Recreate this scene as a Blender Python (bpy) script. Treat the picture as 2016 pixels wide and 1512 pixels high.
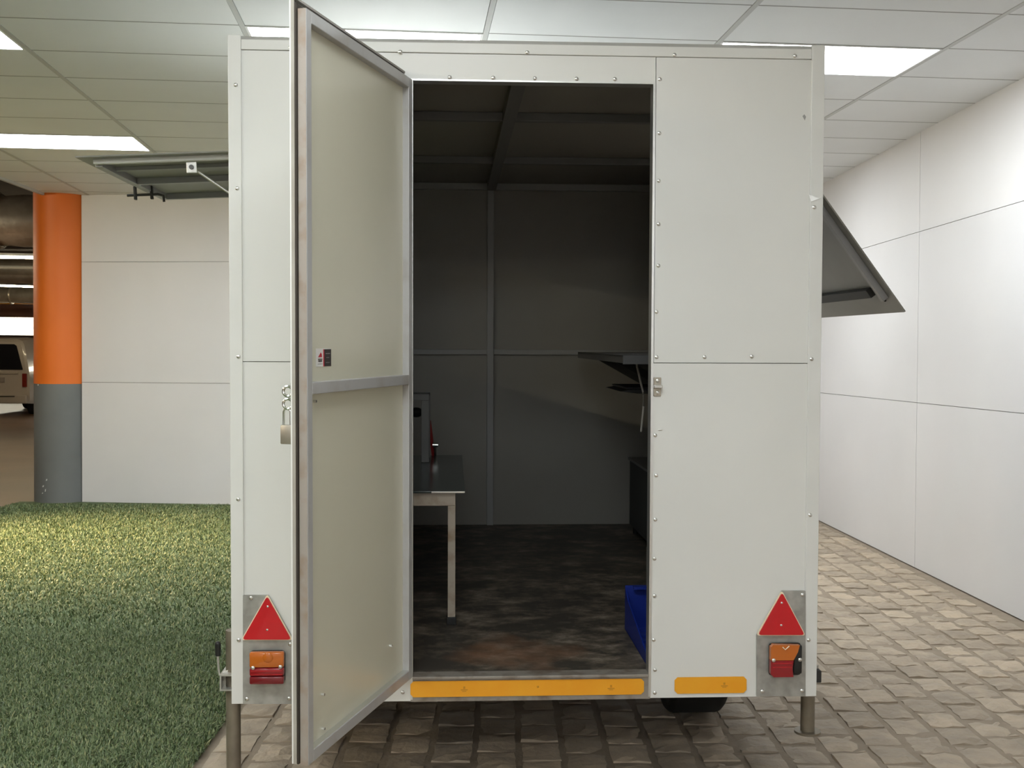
import bpy, bmesh, math, random
import numpy as np
from mathutils import Vector, Matrix

random.seed(7)
rng = np.random.default_rng(7)
for o in list(bpy.data.objects):
    bpy.data.objects.remove(o)
scn = bpy.context.scene
COL = scn.collection

# ------------------------------------------------------------------ camera
F, CX, CY, HC = 2200.0, 1008.0, 756.0, 1.47
ROLL = 0.006
vy = Vector(((966 - CX) / F, -(707 - CY) / F, -1)).normalized()
ux = Vector((1, -ROLL, 0)); ux = (ux - vy * ux.dot(vy)).normalized()
uz = ux.cross(vy)
RC = Matrix((ux, vy, uz))                       # world <- camera
CAM = Vector((0, 0, HC))
cam_data = bpy.data.cameras.new('camera')
cam_data.sensor_fit = 'HORIZONTAL'; cam_data.sensor_width = 36.0
cam_data.lens = 36.0 * F / 2016.0
cam_data.clip_start = 0.05; cam_data.clip_end = 300
cam = bpy.data.objects.new('camera', cam_data); COL.objects.link(cam)
cam.matrix_world = Matrix.Translation(CAM) @ RC.to_4x4()
scn.camera = cam

# ------------------------------------------------------------------ world and exposure
world = bpy.data.worlds.new('daylight'); scn.world = world
world.use_nodes = True
bg = world.node_tree.nodes['Background']
bg.inputs[0].default_value = (1.0, 0.93, 0.74, 1); bg.inputs[1].default_value = 5.0
vs = scn.view_settings
vs.view_transform = 'Standard'; vs.look = 'None'; vs.gamma = 1.0; vs.use_curve_mapping = False
vs.exposure = 1.36
PANEL_STRENGTH = 9.0                             # the ceiling LED panels

# ------------------------------------------------------------------ pixels to places
def ray(x, y):
    return RC @ Vector(((x - CX) / F, -(y - CY) / F, -1))
def onz(x, y, z=0.0):
    d = ray(x, y); return CAM + d * ((z - HC) / d.z)
def proj(p):
    c = RC.transposed() @ (Vector(p) - CAM)
    return (CX + F * c.x / -c.z, CY - F * c.y / -c.z)

# ------------------------------------------------------------------ materials
def mat(name, col, rough=0.5, metal=0.0, noise=0.0, scale=8.0, col2=None, bump=0.0, bscale=60.0, coat=0.0,
        detail=6.0, contrast=(0.35, 0.7), emit=None, estr=0.0, spec=0.5, stretch=None):
    m = bpy.data.materials.new(name); m.use_nodes = True
    nt = m.node_tree; b = nt.nodes['Principled BSDF']
    b.inputs['Base Color'].default_value = (*col, 1)
    b.inputs['Roughness'].default_value = rough; b.inputs['Metallic'].default_value = metal
    b.inputs['Coat Weight'].default_value = coat
    b.inputs['Specular IOR Level'].default_value = spec
    if emit:
        b.inputs['Emission Color'].default_value = (*emit, 1); b.inputs['Emission Strength'].default_value = estr
    if col2 is not None or bump:
        tc = nt.nodes.new('ShaderNodeTexCoord'); mp = nt.nodes.new('ShaderNodeMapping')
        nt.links.new(tc.outputs['Object'], mp.inputs[0])
        if stretch: mp.inputs['Scale'].default_value = stretch
    if col2 is not None:
        n = nt.nodes.new('ShaderNodeTexNoise'); n.inputs['Scale'].default_value = scale; n.inputs['Detail'].default_value = detail
        nt.links.new(mp.outputs[0], n.inputs['Vector'])
        r = nt.nodes.new('ShaderNodeValToRGB')
        r.color_ramp.elements[0].position = contrast[0]; r.color_ramp.elements[0].color = (*col, 1)
        r.color_ramp.elements[1].position = contrast[1]; r.color_ramp.elements[1].color = (*col2, 1)
        nt.links.new(n.outputs['Fac'], r.inputs[0]); nt.links.new(r.outputs[0], b.inputs['Base Color'])
    if bump:
        n2 = nt.nodes.new('ShaderNodeTexNoise'); n2.inputs['Scale'].default_value = bscale; n2.inputs['Detail'].default_value = 5
        nt.links.new(mp.outputs[0], n2.inputs['Vector'])
        bp = nt.nodes.new('ShaderNodeBump'); bp.inputs['Strength'].default_value = bump; bp.inputs['Distance'].default_value = 0.01
        nt.links.new(n2.outputs['Fac'], bp.inputs['Height']); nt.links.new(bp.outputs[0], b.inputs['Normal'])
    return m

M = {}
M['board'] = mat('wall_board', (0.675, 0.66, 0.665), 0.5, col2=(0.71, 0.695, 0.70), scale=1.2, bump=0.02, bscale=30)
M['board_back'] = mat('wall_joint', (0.20, 0.17, 0.165), 0.8)
M['tile'] = mat('ceiling_tile', (0.725, 0.74, 0.745), 0.7, col2=(0.765, 0.78, 0.785), scale=1.5)
M['tile_back'] = mat('ceiling_void', (0.16, 0.16, 0.15), 0.9)
M['tbar'] = mat('ceiling_grid_paint', (0.50, 0.51, 0.50), 0.5)
M['tee'] = mat('recessed_tee_paint', (0.30, 0.30, 0.29), 0.6)
M['lightframe'] = mat('light_trim_white', (0.8, 0.8, 0.8), 0.4)
M['diffuser'] = mat('light_diffuser', (0.9, 0.9, 0.9), 0.5, emit=(0.93, 0.985, 1.0), estr=PANEL_STRENGTH)
M['white'] = mat('white_coated_steel', (0.68, 0.68, 0.655), 0.38, col2=(0.73, 0.73, 0.705), scale=2.0, bump=0.015, bscale=4, contrast=(0.3, 0.75))
M['trim'] = mat('white_trim', (0.68, 0.68, 0.655), 0.35, col2=(0.72, 0.72, 0.70), scale=5)
M['roof'] = mat('darkened_roof_sheet', (0.40, 0.40, 0.38), 0.6, col2=(0.34, 0.33, 0.31), scale=2)  # roof colour darkened to cut the light it bounces onto the ceiling
M['alu'] = mat('aluminium', (0.72, 0.72, 0.70), 0.3, 0.85)
M['rivet'] = mat('rivet_metal', (0.75, 0.75, 0.73), 0.25, 0.9)
M['door_panel'] = mat('door_lining', (0.63, 0.615, 0.495), 0.28, col2=(0.67, 0.65, 0.53), scale=1.5, bump=0.02, bscale=3)
M['tube'] = mat('grey_painted_tube', (0.48, 0.48, 0.48), 0.4, 0.2, col2=(0.40, 0.38, 0.36), scale=9, contrast=(0.5, 0.75))
M['tube_dirty'] = mat('stained_tube', (0.34, 0.30, 0.265), 0.45, 0.1, col2=(0.25, 0.16, 0.10), scale=14, contrast=(0.5, 0.82))
M['lip'] = mat('door_skin_edge', (0.30, 0.275, 0.235), 0.5, col2=(0.37, 0.35, 0.31), scale=10)
M['gap'] = mat('dark_rubber_seal', (0.05, 0.04, 0.03), 0.7)
M['galv'] = mat('galvanised_plate', (0.33, 0.325, 0.30), 0.42, 0.5, col2=(0.46, 0.455, 0.43), scale=26, detail=2)
M['red'] = mat('red_reflector', (0.55, 0.004, 0.012), 0.28, coat=0.4)
M['cream'] = mat('reflector_border', (0.85, 0.75, 0.55), 0.5)
M['amber'] = mat('amber_lens', (0.52, 0.13, 0.012), 0.15, coat=0.6)
M['redlens'] = mat('red_lens', (0.26, 0.003, 0.010), 0.15, coat=0.6)
M['redlens2'] = mat('deep_red_lens', (0.17, 0.004, 0.010), 0.15, coat=0.6)
M['black'] = mat('black_plastic', (0.012, 0.012, 0.012), 0.45)
M['orange_tape'] = mat('orange_reflective_tape', (0.83, 0.34, 0.008), 0.42, col2=(0.86, 0.40, 0.02), scale=6)
M['tape_mark'] = mat('tape_emblem', (0.55, 0.24, 0.01), 0.5)
M['sill'] = mat('worn_sill_steel', (0.30, 0.27, 0.235), 0.5, 0.3, col2=(0.17, 0.13, 0.10), scale=18, contrast=(0.45, 0.7))
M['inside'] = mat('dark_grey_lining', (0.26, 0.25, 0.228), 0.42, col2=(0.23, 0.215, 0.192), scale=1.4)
M['inside_beam'] = mat('dark_grey_beam', (0.16, 0.16, 0.16), 0.45)
M['inside_post'] = mat('grey_frame_tube', (0.30, 0.30, 0.30), 0.4)
M['chassis'] = mat('chassis_paint', (0.03, 0.03, 0.03), 0.6)
M['rubber'] = mat('tyre_rubber', (0.016, 0.016, 0.016), 0.8)
M['leg'] = mat('weathered_steel_leg', (0.27, 0.235, 0.185), 0.45, 0.45, col2=(0.19, 0.16, 0.12), scale=12)
M['zinc'] = mat('zinc_plated', (0.60, 0.59, 0.56), 0.3, 0.7)
M['chrome'] = mat('chrome', (0.82, 0.82, 0.80), 0.15, 1.0)
M['brass_dull'] = mat('dull_latch_steel', (0.40, 0.36, 0.30), 0.4, 0.7)
M['hatch_dark'] = mat('hatch_lining', (0.29, 0.29, 0.265), 0.45, col2=(0.25, 0.25, 0.225), scale=3)
M['hatch_frame'] = mat('hatch_frame_tube', (0.32, 0.32, 0.32), 0.4, 0.3)
M['glass_top'] = mat('smoked_glass_top', (0.035, 0.05, 0.048), 0.18)
M['table_leg'] = mat('worn_cream_table_paint', (0.42, 0.36, 0.29), 0.45, col2=(0.28, 0.20, 0.13), scale=16, contrast=(0.5, 0.75))
M['blue'] = mat('blue_plastic', (0.006, 0.022, 0.22), 0.4)
M['redpole'] = mat('red_pipe', (0.25, 0.01, 0.01), 0.4)
M['orange'] = mat('orange_column_paint', (0.76, 0.165, 0.014), 0.5, col2=(0.80, 0.18, 0.018), scale=2)
M['grey'] = mat('grey_column_paint', (0.145, 0.152, 0.152), 0.55, col2=(0.17, 0.178, 0.178), scale=3)
M['chip'] = mat('chipped_plaster', (0.6, 0.6, 0.58), 0.7)
M['foil'] = mat('duct_foil', (0.72, 0.66, 0.57), 0.28, 0.6, bump=0.9, bscale=6, col2=(0.5, 0.44, 0.36), scale=4)
M['slab'] = mat('garage_concrete', (0.075, 0.055, 0.045), 0.8, col2=(0.055, 0.04, 0.033), scale=2)
M['garage_wall'] = mat('garage_wall_paint', (0.17, 0.12, 0.09), 0.7, col2=(0.14, 0.10, 0.075), scale=0.6)
M['garage_floor'] = mat('garage_floor_paint', (0.19, 0.105, 0.062), 0.38, col2=(0.145, 0.08, 0.046), scale=0.9, spec=0.25)
M['garage_beam'] = mat('pink_beam_paint', (0.40, 0.27, 0.23), 0.7)
M['van'] = mat('white_van_paint', (0.55, 0.48, 0.41), 0.25, coat=0.6)
M['van_glass'] = mat('dark_van_glass', (0.012, 0.012, 0.016), 0.06, coat=0.5)
M['van_light'] = mat('van_tail_lens', (0.22, 0.02, 0.012), 0.2, coat=0.5)
M['plate'] = mat('number_plate', (0.35, 0.30, 0.26), 0.4)
M['tube_light'] = mat('fluorescent_tube', (1, 1, 1), 0.5, emit=(1.0, 0.88, 0.64), estr=110.0)
M['hall_tube'] = mat('hall_tube', (1, 1, 1), 0.5, emit=(1.0, 0.85, 0.55), estr=20.0)
M['downlight'] = mat('warm_lamp_glass', (1, 1, 1), 0.5, emit=(1.0, 0.72, 0.38), estr=12.0)
M['sticker_white'] = mat('sticker_white', (0.75, 0.74, 0.72), 0.4)
M['sticker_black'] = mat('sticker_black', (0.03, 0.025, 0.022), 0.4)
M['sticker_red'] = mat('sticker_red', (0.50, 0.02, 0.04), 0.4)
M['scratch'] = mat('scuff_mark', (0.28, 0.28, 0.27), 0.6)
M['tarnish'] = mat('worn_shelf_steel', (0.13, 0.13, 0.13), 0.4, 0.4)
M['cable'] = mat('pale_cable', (0.35, 0.33, 0.30), 0.5)

def paver_material():
    m = bpy.data.materials.new('stone_paver'); m.use_nodes = True
    nt = m.node_tree; N = nt.nodes; L = nt.links; b = N['Principled BSDF']
    g = N.new('ShaderNodeNewGeometry'); oi = N.new('ShaderNodeObjectInfo')
    add = N.new('ShaderNodeMath'); add.operation = 'ADD'
    fr = N.new('ShaderNodeMath'); fr.operation = 'FRACT'
    L.new(g.outputs['Random Per Island'], add.inputs[0]); L.new(oi.outputs['Random'], add.inputs[1]); L.new(add.outputs[0], fr.inputs[0])
    r = N.new('ShaderNodeValToRGB'); cr = r.color_ramp
    cr.elements[0].color = (0.335, 0.272, 0.205, 1); cr.elements[1].color = (0.485, 0.395, 0.295, 1)
    e = cr.elements.new(0.5); e.color = (0.40, 0.325, 0.245, 1)
    L.new(fr.outputs[0], r.inputs[0])
    n = N.new('ShaderNodeTexNoise'); n.inputs['Scale'].default_value = 9; n.inputs['Detail'].default_value = 7
    L.new(g.outputs['Position'], n.inputs['Vector'])
    mx = N.new('ShaderNodeMix'); mx.data_type = 'RGBA'; mx.blend_type = 'MULTIPLY'; mx.inputs[0].default_value = 0.55
    r2 = N.new('ShaderNodeValToRGB'); r2.color_ramp.elements[0].position = 0.3; r2.color_ramp.elements[0].color = (0.62, 0.62, 0.63, 1)
    r2.color_ramp.elements[1].position = 0.68; r2.color_ramp.elements[1].color = (1.15, 1.13, 1.1, 1)
    L.new(n.outputs['Fac'], r2.inputs[0]); L.new(r.outputs[0], mx.inputs[6]); L.new(r2.outputs[0], mx.inputs[7])
    L.new(mx.outputs[2], b.inputs['Base Color'])
    n2 = N.new('ShaderNodeTexNoise'); n2.inputs['Scale'].default_value = 28; n2.inputs['Detail'].default_value = 5
    L.new(g.outputs['Position'], n2.inputs['Vector'])
    bp = N.new('ShaderNodeBump'); bp.inputs['Strength'].default_value = 0.7; bp.inputs['Distance'].default_value = 0.012
    L.new(n2.outputs['Fac'], bp.inputs['Height']); L.new(bp.outputs[0], b.inputs['Normal'])
    b.inputs['Roughness'].default_value = 0.62
    return m
M['paver'] = paver_material()
M['joint'] = mat('sand_joint', (0.255, 0.205, 0.152), 0.85, col2=(0.31, 0.25, 0.19), scale=12, bump=0.3, bscale=80)

def ply_material():
    m = bpy.data.materials.new('worn_black_plywood'); m.use_nodes = True
    nt = m.node_tree; N = nt.nodes; L = nt.links; b = N['Principled BSDF']
    tc = N.new('ShaderNodeTexCoord')
    n = N.new('ShaderNodeTexNoise'); n.inputs['Scale'].default_value = 7; n.inputs['Detail'].default_value = 10; n.inputs['Roughness'].default_value = 0.7
    mp = N.new('ShaderNodeMapping'); mp.inputs['Scale'].default_value = (1.0, 1.25, 1)
    L.new(tc.outputs['Object'], mp.inputs[0]); L.new(mp.outputs[0], n.inputs['Vector'])
    r = N.new('ShaderNodeValToRGB'); cr = r.color_ramp
    cr.elements[0].position = 0.44; cr.elements[0].color = (0.045, 0.038, 0.030, 1)
    cr.elements[1].position = 0.72; cr.elements[1].color = (0.30, 0.255, 0.20, 1)
    e = cr.elements.new(0.56); e.color = (0.125, 0.10, 0.074, 1)
    L.new(n.outputs['Fac'], r.inputs[0])
    # a patch of reddish dust spilled in the middle of the doorway
    vm = N.new('ShaderNodeVectorMath'); vm.operation = 'DISTANCE'; vm.inputs[1].default_value = (0.99, 0.30, 0)
    n3 = N.new('ShaderNodeTexNoise'); n3.inputs['Scale'].default_value = 6
    L.new(tc.outputs['Object'], n3.inputs['Vector']); L.new(tc.outputs['Object'], vm.inputs[0])
    ad = N.new('ShaderNodeMath'); ad.operation = 'MULTIPLY_ADD'; ad.inputs[1].default_value = 0.45
    L.new(n3.outputs['Fac'], ad.inputs[0]); L.new(vm.outputs['Value'], ad.inputs[2])
    rr = N.new('ShaderNodeMapRange'); rr.inputs[1].default_value = 0.28; rr.inputs[2].default_value = 0.46; rr.inputs[3].default_value = 0.6; rr.inputs[4].default_value = 0.0
    L.new(ad.outputs[0], rr.inputs[0])
    mx = N.new('ShaderNodeMix'); mx.data_type = 'RGBA'; mx.inputs[7].default_value = (0.26, 0.115, 0.052, 1)
    L.new(rr.outputs[0], mx.inputs[0]); L.new(r.outputs[0], mx.inputs[6]); L.new(mx.outputs[2], b.inputs['Base Color'])
    b.inputs['Roughness'].default_value = 0.55
    return m
M['ply'] = ply_material()

def turf_material():
    m = bpy.data.materials.new('artificial_turf'); m.use_nodes = True
    nt = m.node_tree; N = nt.nodes; L = nt.links; b = N['Principled BSDF']
    g = N.new('ShaderNodeNewGeometry')
    r = N.new('ShaderNodeValToRGB'); cr = r.color_ramp
    cr.elements[0].color = (0.060, 0.100, 0.038, 1); cr.elements[1].color = (0.36, 0.35, 0.17, 1)
    for p, c in ((0.35, (0.112, 0.165, 0.070, 1)), (0.7, (0.170, 0.230, 0.105, 1)), (0.88, (0.23, 0.275, 0.13, 1))):
        e = cr.elements.new(p); e.color = c
    L.new(g.outputs['Random Per Island'], r.inputs[0]); L.new(r.outputs[0], b.inputs['Base Color'])
    b.inputs['Roughness'].default_value = 0.42
    return m
M['turf'] = turf_material()
M['turf_base'] = mat('turf_backing', (0.080, 0.110, 0.048), 0.9)

# ------------------------------------------------------------------ mesh building
class MB:
    def __init__(s): s.bm = bmesh.new()
    def box(s, x0, x1, y0, y1, z0, z1, bev=0.0, mtx=None):
        r = bmesh.ops.create_cube(s.bm, size=1.0)
        m = Matrix.Translation(((x0 + x1) / 2, (y0 + y1) / 2, (z0 + z1) / 2)) @ Matrix.Diagonal((abs(x1 - x0), abs(y1 - y0), abs(z1 - z0), 1))
        if mtx is not None: m = mtx @ m
        bmesh.ops.transform(s.bm, matrix=m, verts=r['verts'])
        if bev:
            ed = list({e for v in r['verts'] for e in v.link_edges})
            bmesh.ops.bevel(s.bm, geom=ed, offset=bev, segments=2, affect='EDGES', profile=0.5)
        return s
    def cyl(s, p, q, r0, r1=None, n=20, cap=True):
        p, q = Vector(p), Vector(q); d = q - p
        m = Matrix.Translation((p + q) / 2) @ d.to_track_quat('Z', 'Y').to_matrix().to_4x4()
        bmesh.ops.create_cone(s.bm, cap_ends=cap, segments=n, radius1=r0, radius2=r0 if r1 is None else r1, depth=d.length, matrix=m)
        return s
    def ball(s, c, r, sc=(1, 1, 1), n=12):
        bmesh.ops.create_uvsphere(s.bm, u_segments=n, v_segments=max(6, n // 2 + 2), radius=r, matrix=Matrix.Translation(c) @ Matrix.Diagonal((*sc, 1)))
        return s
    def prism(s, pts, d):
        """pts: list of 3D points of a planar loop, d: extrusion vector"""
        d = Vector(d)
        a = [s.bm.verts.new(Vector(p)) for p in pts]; b = [s.bm.verts.new(Vector(p) + d) for p in pts]
        n = len(a)
        s.bm.faces.new(a); s.bm.faces.new(b[::-1])
        for i in range(n):
            s.bm.faces.new((a[i], b[i], b[(i + 1) % n], a[(i + 1) % n]))
        return s
    def path(s, pts, r, n=10):
        pts = [Vector(p) for p in pts]
        rings = []
        for i, p in enumerate(pts):
            t = (pts[min(i + 1, len(pts) - 1)] - pts[max(i - 1, 0)]).normalized()
            q = t.to_track_quat('Z', 'Y').to_matrix()
            rings.append([s.bm.verts.new(p + q @ Vector((r * math.cos(2 * math.pi * k / n), r * math.sin(2 * math.pi * k / n), 0))) for k in range(n)])
        for a, b in zip(rings, rings[1:]):
            for k in range(n):
                s.bm.faces.new((a[k], a[(k + 1) % n], b[(k + 1) % n], b[k]))
        s.bm.faces.new(rings[0][::-1]); s.bm.faces.new(rings[-1])
        return s
    def torus(s, c, R, r, axis='Y', n=20, k=8):
        pts = []
        rings = []
        for i in range(n):
            a = 2 * math.pi * i / n; ring = []
            for j in range(k):
                b = 2 * math.pi * j / k; rr = R + r * math.cos(b); h = r * math.sin(b)
                v = {'Y': (rr * math.cos(a), h, rr * math.sin(a)), 'X': (h, rr * math.cos(a), rr * math.sin(a)), 'Z': (rr * math.cos(a), rr * math.sin(a), h)}[axis]
                ring.append(s.bm.verts.new(Vector(c) + Vector(v)))
            rings.append(ring)
        for i in range(n):
            a, b = rings[i], rings[(i + 1) % n]
            for j in range(k):
                s.bm.faces.new((a[j], b[j], b[(j + 1) % k], a[(j + 1) % k]))
        return s
    def mesh(s, name, m, smooth=False):
        bmesh.ops.recalc_face_normals(s.bm, faces=s.bm.faces)
        me = bpy.data.meshes.new(name); s.bm.to_mesh(me); s.bm.free()
        if m is not None: me.materials.append(M[m] if isinstance(m, str) else m)
        if smooth:
            me.shade_smooth() if hasattr(me, 'shade_smooth') else None
            try: me.set_sharp_from_angle(angle=math.radians(35))
            except Exception: pass
        return me
    def build(s, name, m, parent=None, smooth=False):
        return link(name, s.mesh(name, m, smooth), parent)

def link(name, data, parent=None, loc=None, rot=None):
    o = bpy.data.objects.new(name, data); COL.objects.link(o)
    if parent is not None: o.parent = parent
    if loc is not None: o.location = loc
    if rot is not None: o.rotation_euler = rot
    return o
def thing(name, label, cat, group=None, mtx=None):
    o = link(name, None); o.empty_display_size = 0.1
    tag(o, label, cat, group)
    if mtx is not None: o.matrix_world = mtx
    return o
def tag(o, label, cat, group=None):
    o['label'] = label; o['category'] = cat
    if group: o['group'] = group
    return o
def struct(o, label=None, cat=None):
    o['kind'] = 'structure'
    if label: o['label'] = label
    if cat: o['category'] = cat
    return o

# ================================================================== THE SETTING
ZC = 3.095                                       # underside of the suspended ceiling
XR = 3.04                                        # face of the right wall
BW0, BW1 = Vector((-4.13, 11.37)), Vector((-2.57, 11.20))   # foot of the far wall
bdir = (BW1 - BW0).normalized(); bnor = Vector((-bdir.y, bdir.x))     # away from the camera
tR = (XR - BW0.x) / bdir.x
BWC = BW0 + bdir * tR                            # far right corner
XL = -4.45                                       # left edge of the suspended ceiling
YB = -5.0                                        # wall behind the camera
XG0, XG1, YG1, ZS = -24.0, 3.6, 42.0, 4.3        # the parking hall around

# floor: sand bed with separate pavers
fl = MB().box(-1.12, XR + .3, YB, 12.2, -0.2, -0.009).build('floor', 'joint')
struct(fl, 'sandy joints of the stone paver floor beside the turf', 'floor')

PX, PY = 0.166, 0.203
PYAW = math.radians(-0.7)
def paver_mesh(seed, w=0.146, l=0.184):
    r = random.Random(seed); b = bmesh.new()
    nx, ny = 3, 4
    top = {}
    for i in range(nx + 1):
        for j in range(ny + 1):
            ex = i in (0, nx); ey = j in (0, ny)
            x = (i / nx - .5) * (w - .008) + r.uniform(-.004, .004) * (1 if ex else 1.5)
            y = (j / ny - .5) * (l - .008) + r.uniform(-.004, .004) * (1 if ey else 1.5)
            z = (-0.005 if (ex or ey) else 0.0) + r.uniform(-.0048, .0048)
            top[i, j] = b.verts.new((x, y, z))
    for i in range(nx):
        for j in range(ny):
            b.faces.new((top[i, j], top[i + 1, j], top[i + 1, j + 1], top[i, j + 1]))
    rim = [(i, 0) for i in range(nx)] + [(nx, j) for j in range(ny)] + [(i, ny) for i in range(nx, 0, -1)] + [(0, j) for j in range(ny, 0, -1)]
    lo = [b.verts.new((top[k].co.x * 1.06, top[k].co.y * 1.05, -.03)) for k in rim]
    for q in range(len(rim)):
        a, c = rim[q], rim[(q + 1) % len(rim)]
        b.faces.new((top[a], lo[q], lo[(q + 1) % len(rim)], top[c]))
    me = bpy.data.meshes.new('paver'); bmesh.ops.recalc_face_normals(b, faces=b.faces); b.to_mesh(me); b.free()
    me.materials.append(M['paver'])
    return me
PAVERS = [paver_mesh(100 + k) for k in range(14)]
spots = []
ca, sa = math.cos(PYAW), math.sin(PYAW)
for i in range(-12, 30):
    off = (0.5 if i % 2 else 0.0) + random.uniform(-.06, .06)
    for j in range(-30, 64):
        gx, gy = -0.02 + i * PX, (j + off) * PY
        x, y = gx * ca - gy * sa, gx * sa + gy * ca
        if y < -0.5 or x < -1.02 or x > XR - .05: continue
        yw = BW0.y + (x - BW0.x) * bdir.y / bdir.x
        if y > yw - .08: continue
        spots.append((x, y))
def paver_view(x, y):
    if y < .6: return 0
    u, v = proj((x, y, 0))
    if not (-40 < u < 2056 and v < 1560): return 0
    if 470 < u < 1590 and v < 1372: return 0
    if 590 < u < 800 and v < 1480 - (u - 600) * .75: return 0
    return 1 / y ** 2
order = sorted(range(len(spots)), key=lambda k: -paver_view(*spots[k]))
stuffv, stufff = [], []
for n, k in enumerate(order):
    x, y = spots[k]
    z = random.uniform(-.004, .003); rz = PYAW + random.uniform(-.02, .02) + (math.pi if random.random() < .5 else 0)
    me = random.choice(PAVERS); tilt = (random.uniform(-.012, .012), random.uniform(-.012, .012), rz)
    if n < 300 and paver_view(x, y) > 0:
        link('paver', me, fl, (x, y, z), tilt)
    else:
        c, s = math.cos(rz), math.sin(rz); base = len(stuffv)
        stuffv += [(x + c * v.co.x - s * v.co.y, y + s * v.co.x + c * v.co.y, z + v.co.z) for v in me.vertices]
        stufff += [tuple(base + q for q in p.vertices) for p in me.polygons]
me = bpy.data.meshes.new('paver_field'); me.from_pydata(stuffv, [], stufff); me.update(); me.materials.append(M['paver'])
pf = link('paver_field', me, fl); pf['kind'] = 'stuff'

# artificial turf
XE0, XE1 = -1.048, -1.082                         # its right edge near and far
base = MB()
base.prism([(-4.75, YB, -.02), (XE0 + .02, YB, -.02), (XE1 - .02, 11.02, -.02), (-4.0, 11.34, -.02), (-4.75, 11.36, -.02)], (0, 0, .022))
tb = base.build('floor_turf', 'turf_base'); struct(tb, 'green turf backing sheet laid left of the trailer', 'floor')
def turf_points(n, y0, y1, wide):
    y = np.sqrt(rng.uniform(y0 ** 2, y1 ** 2, n)) if wide else rng.uniform(y0, y1, n)
    if wide:
        xl, xr = np.maximum(-.52 * y - .3, -4.72), np.minimum(np.full(n, -1.06), -.13 * y)
        x = rng.uniform(0, 1, n) * (xr - xl) + xl
    else:
        x = rng.uniform(-4.72, -1.06, n)
    return x, y
xs, ys, ss = [], [], []
for n, y0, y1, w, s in ((150000, 3.2, 6.0, True, 1.0), (130000, 6.0, 11.1, True, 1.35), (25000, -2.0, 3.2, False, 1.6), (30000, 3.2, 11.1, False, 1.8)):
    a, b = turf_points(n, y0, y1, w); xs.append(a); ys.append(b); ss.append(np.full(n, s))
xs, ys, ss = map(np.concatenate, (xs, ys, ss))
edge = -1.062 + rng.normal(0, .006, len(xs)); ok = (xs < edge) & (ys < BW0.y + (xs - BW0.x) * bdir.y / bdir.x - .01)
ok &= ~(((xs + 4.375) ** 2 + (ys - 11.51) ** 2) < .28 ** 2)
xs, ys, ss = xs[ok], ys[ok], ss[ok]; n = len(xs)
clump = .5 + .5 * np.sin(xs * 9 + 2 * np.sin(ys * 6.3)) * np.cos(ys * 7.7 + 1.7 * np.sin(xs * 5.1))
ang = rng.uniform(0, 2 * np.pi, n); lean = rng.uniform(.25, 1.25, n); ln = rng.uniform(.018, .036, n) * (.97 + .06 * clump); wd = .0021 * ss * rng.uniform(.7, 1.3, n)
dx, dy = np.cos(ang), np.sin(ang)
V = np.zeros((n, 5, 3))
for k, (t, w) in enumerate(((0, 1), (.55, .85))):
    hx = t * ln * np.sin(lean) * .6; hz = t * ln * np.cos(lean * .6)
    V[:, 2 * k, 0] = xs + dx * hx - dy * wd * w; V[:, 2 * k, 1] = ys + dy * hx + dx * wd * w; V[:, 2 * k, 2] = hz
    V[:, 2 * k + 1, 0] = xs + dx * hx + dy * wd * w; V[:, 2 * k + 1, 1] = ys + dy * hx - dx * wd * w; V[:, 2 * k + 1, 2] = hz
V[:, 4, 0] = xs + dx * ln * np.sin(lean); V[:, 4, 1] = ys + dy * ln * np.sin(lean); V[:, 4, 2] = ln * np.maximum(np.cos(lean), .25)
me = bpy.data.meshes.new('turf_blades')
idx = np.arange(n)[:, None] * 5
tri = np.concatenate([idx + np.array([0, 1, 3]), idx + np.array([0, 3, 2]), idx + np.array([2, 3, 4])], axis=1).reshape(-1, 3)
me.vertices.add(n * 5); me.vertices.foreach_set('co', V.reshape(-1))
me.loops.add(len(tri) * 3); me.loops.foreach_set('vertex_index', tri.reshape(-1).astype(np.int32))
me.polygons.add(len(tri)); me.polygons.foreach_set('loop_start', np.arange(0, len(tri) * 3, 3, dtype=np.int32))
me.update(); me.validate(); me.materials.append(M['turf'])
tf = link('artificial_turf', me); tf['kind'] = 'stuff'
tag(tf, 'short green artificial grass covering the floor left of the trailer', 'turf')

# suspended ceiling
GY = math.radians(4.2)
gu = Vector((-math.sin(GY), math.cos(GY))); gv = Vector((math.cos(GY), math.sin(GY)))
COLP, ROWP = 1.198, 0.58
V0, W0 = 0.379, 5.615                              # runner 0 and row 0 in grid coordinates
def clip(poly, halfs):
    for (px, py, nx, ny) in halfs:                 # keep n.(p-p0) <= 0
        out = []
        for i in range(len(poly)):
            a, b = poly[i], poly[(i + 1) % len(poly)]
            da = nx * (a.x - px) + ny * (a.y - py); db = nx * (b.x - px) + ny * (b.y - py)
            if da <= 0: out.append(a)
            if (da < 0 < db) or (db < 0 < da): out.append(a + (b - a) * (da / (da - db)))
        poly = out
        if len(poly) < 3: return []
    return poly
HALF = [(XR, 0, 1, 0), (XL, 0, -1, 0), (0, YB, 0, -1), (BW0.x, BW0.y, bnor.x, bnor.y)]
cb = MB().prism([(XL, YB, ZC + .03), (XR + .05, YB, ZC + .03), (XR + .05, BWC.y + .02, ZC + .03), (XL, BW0.y + .05, ZC + .03)], (0, 0, .02))
ceil = cb.build('ceiling', 'tile_back'); struct(ceil, 'suspended ceiling of long white tiles over the bay', 'ceiling')
def gp(v, w): return gv * v + gu * w
lights = {(-3, 0), (-1, 0), (1, 0), (-3, 5), (-1, 5), (1, 5), (-1, -7), (-3, -7), (-1, -12), (-3, -12), (1, -17), (-1, -17), (-3, -17)}
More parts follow.
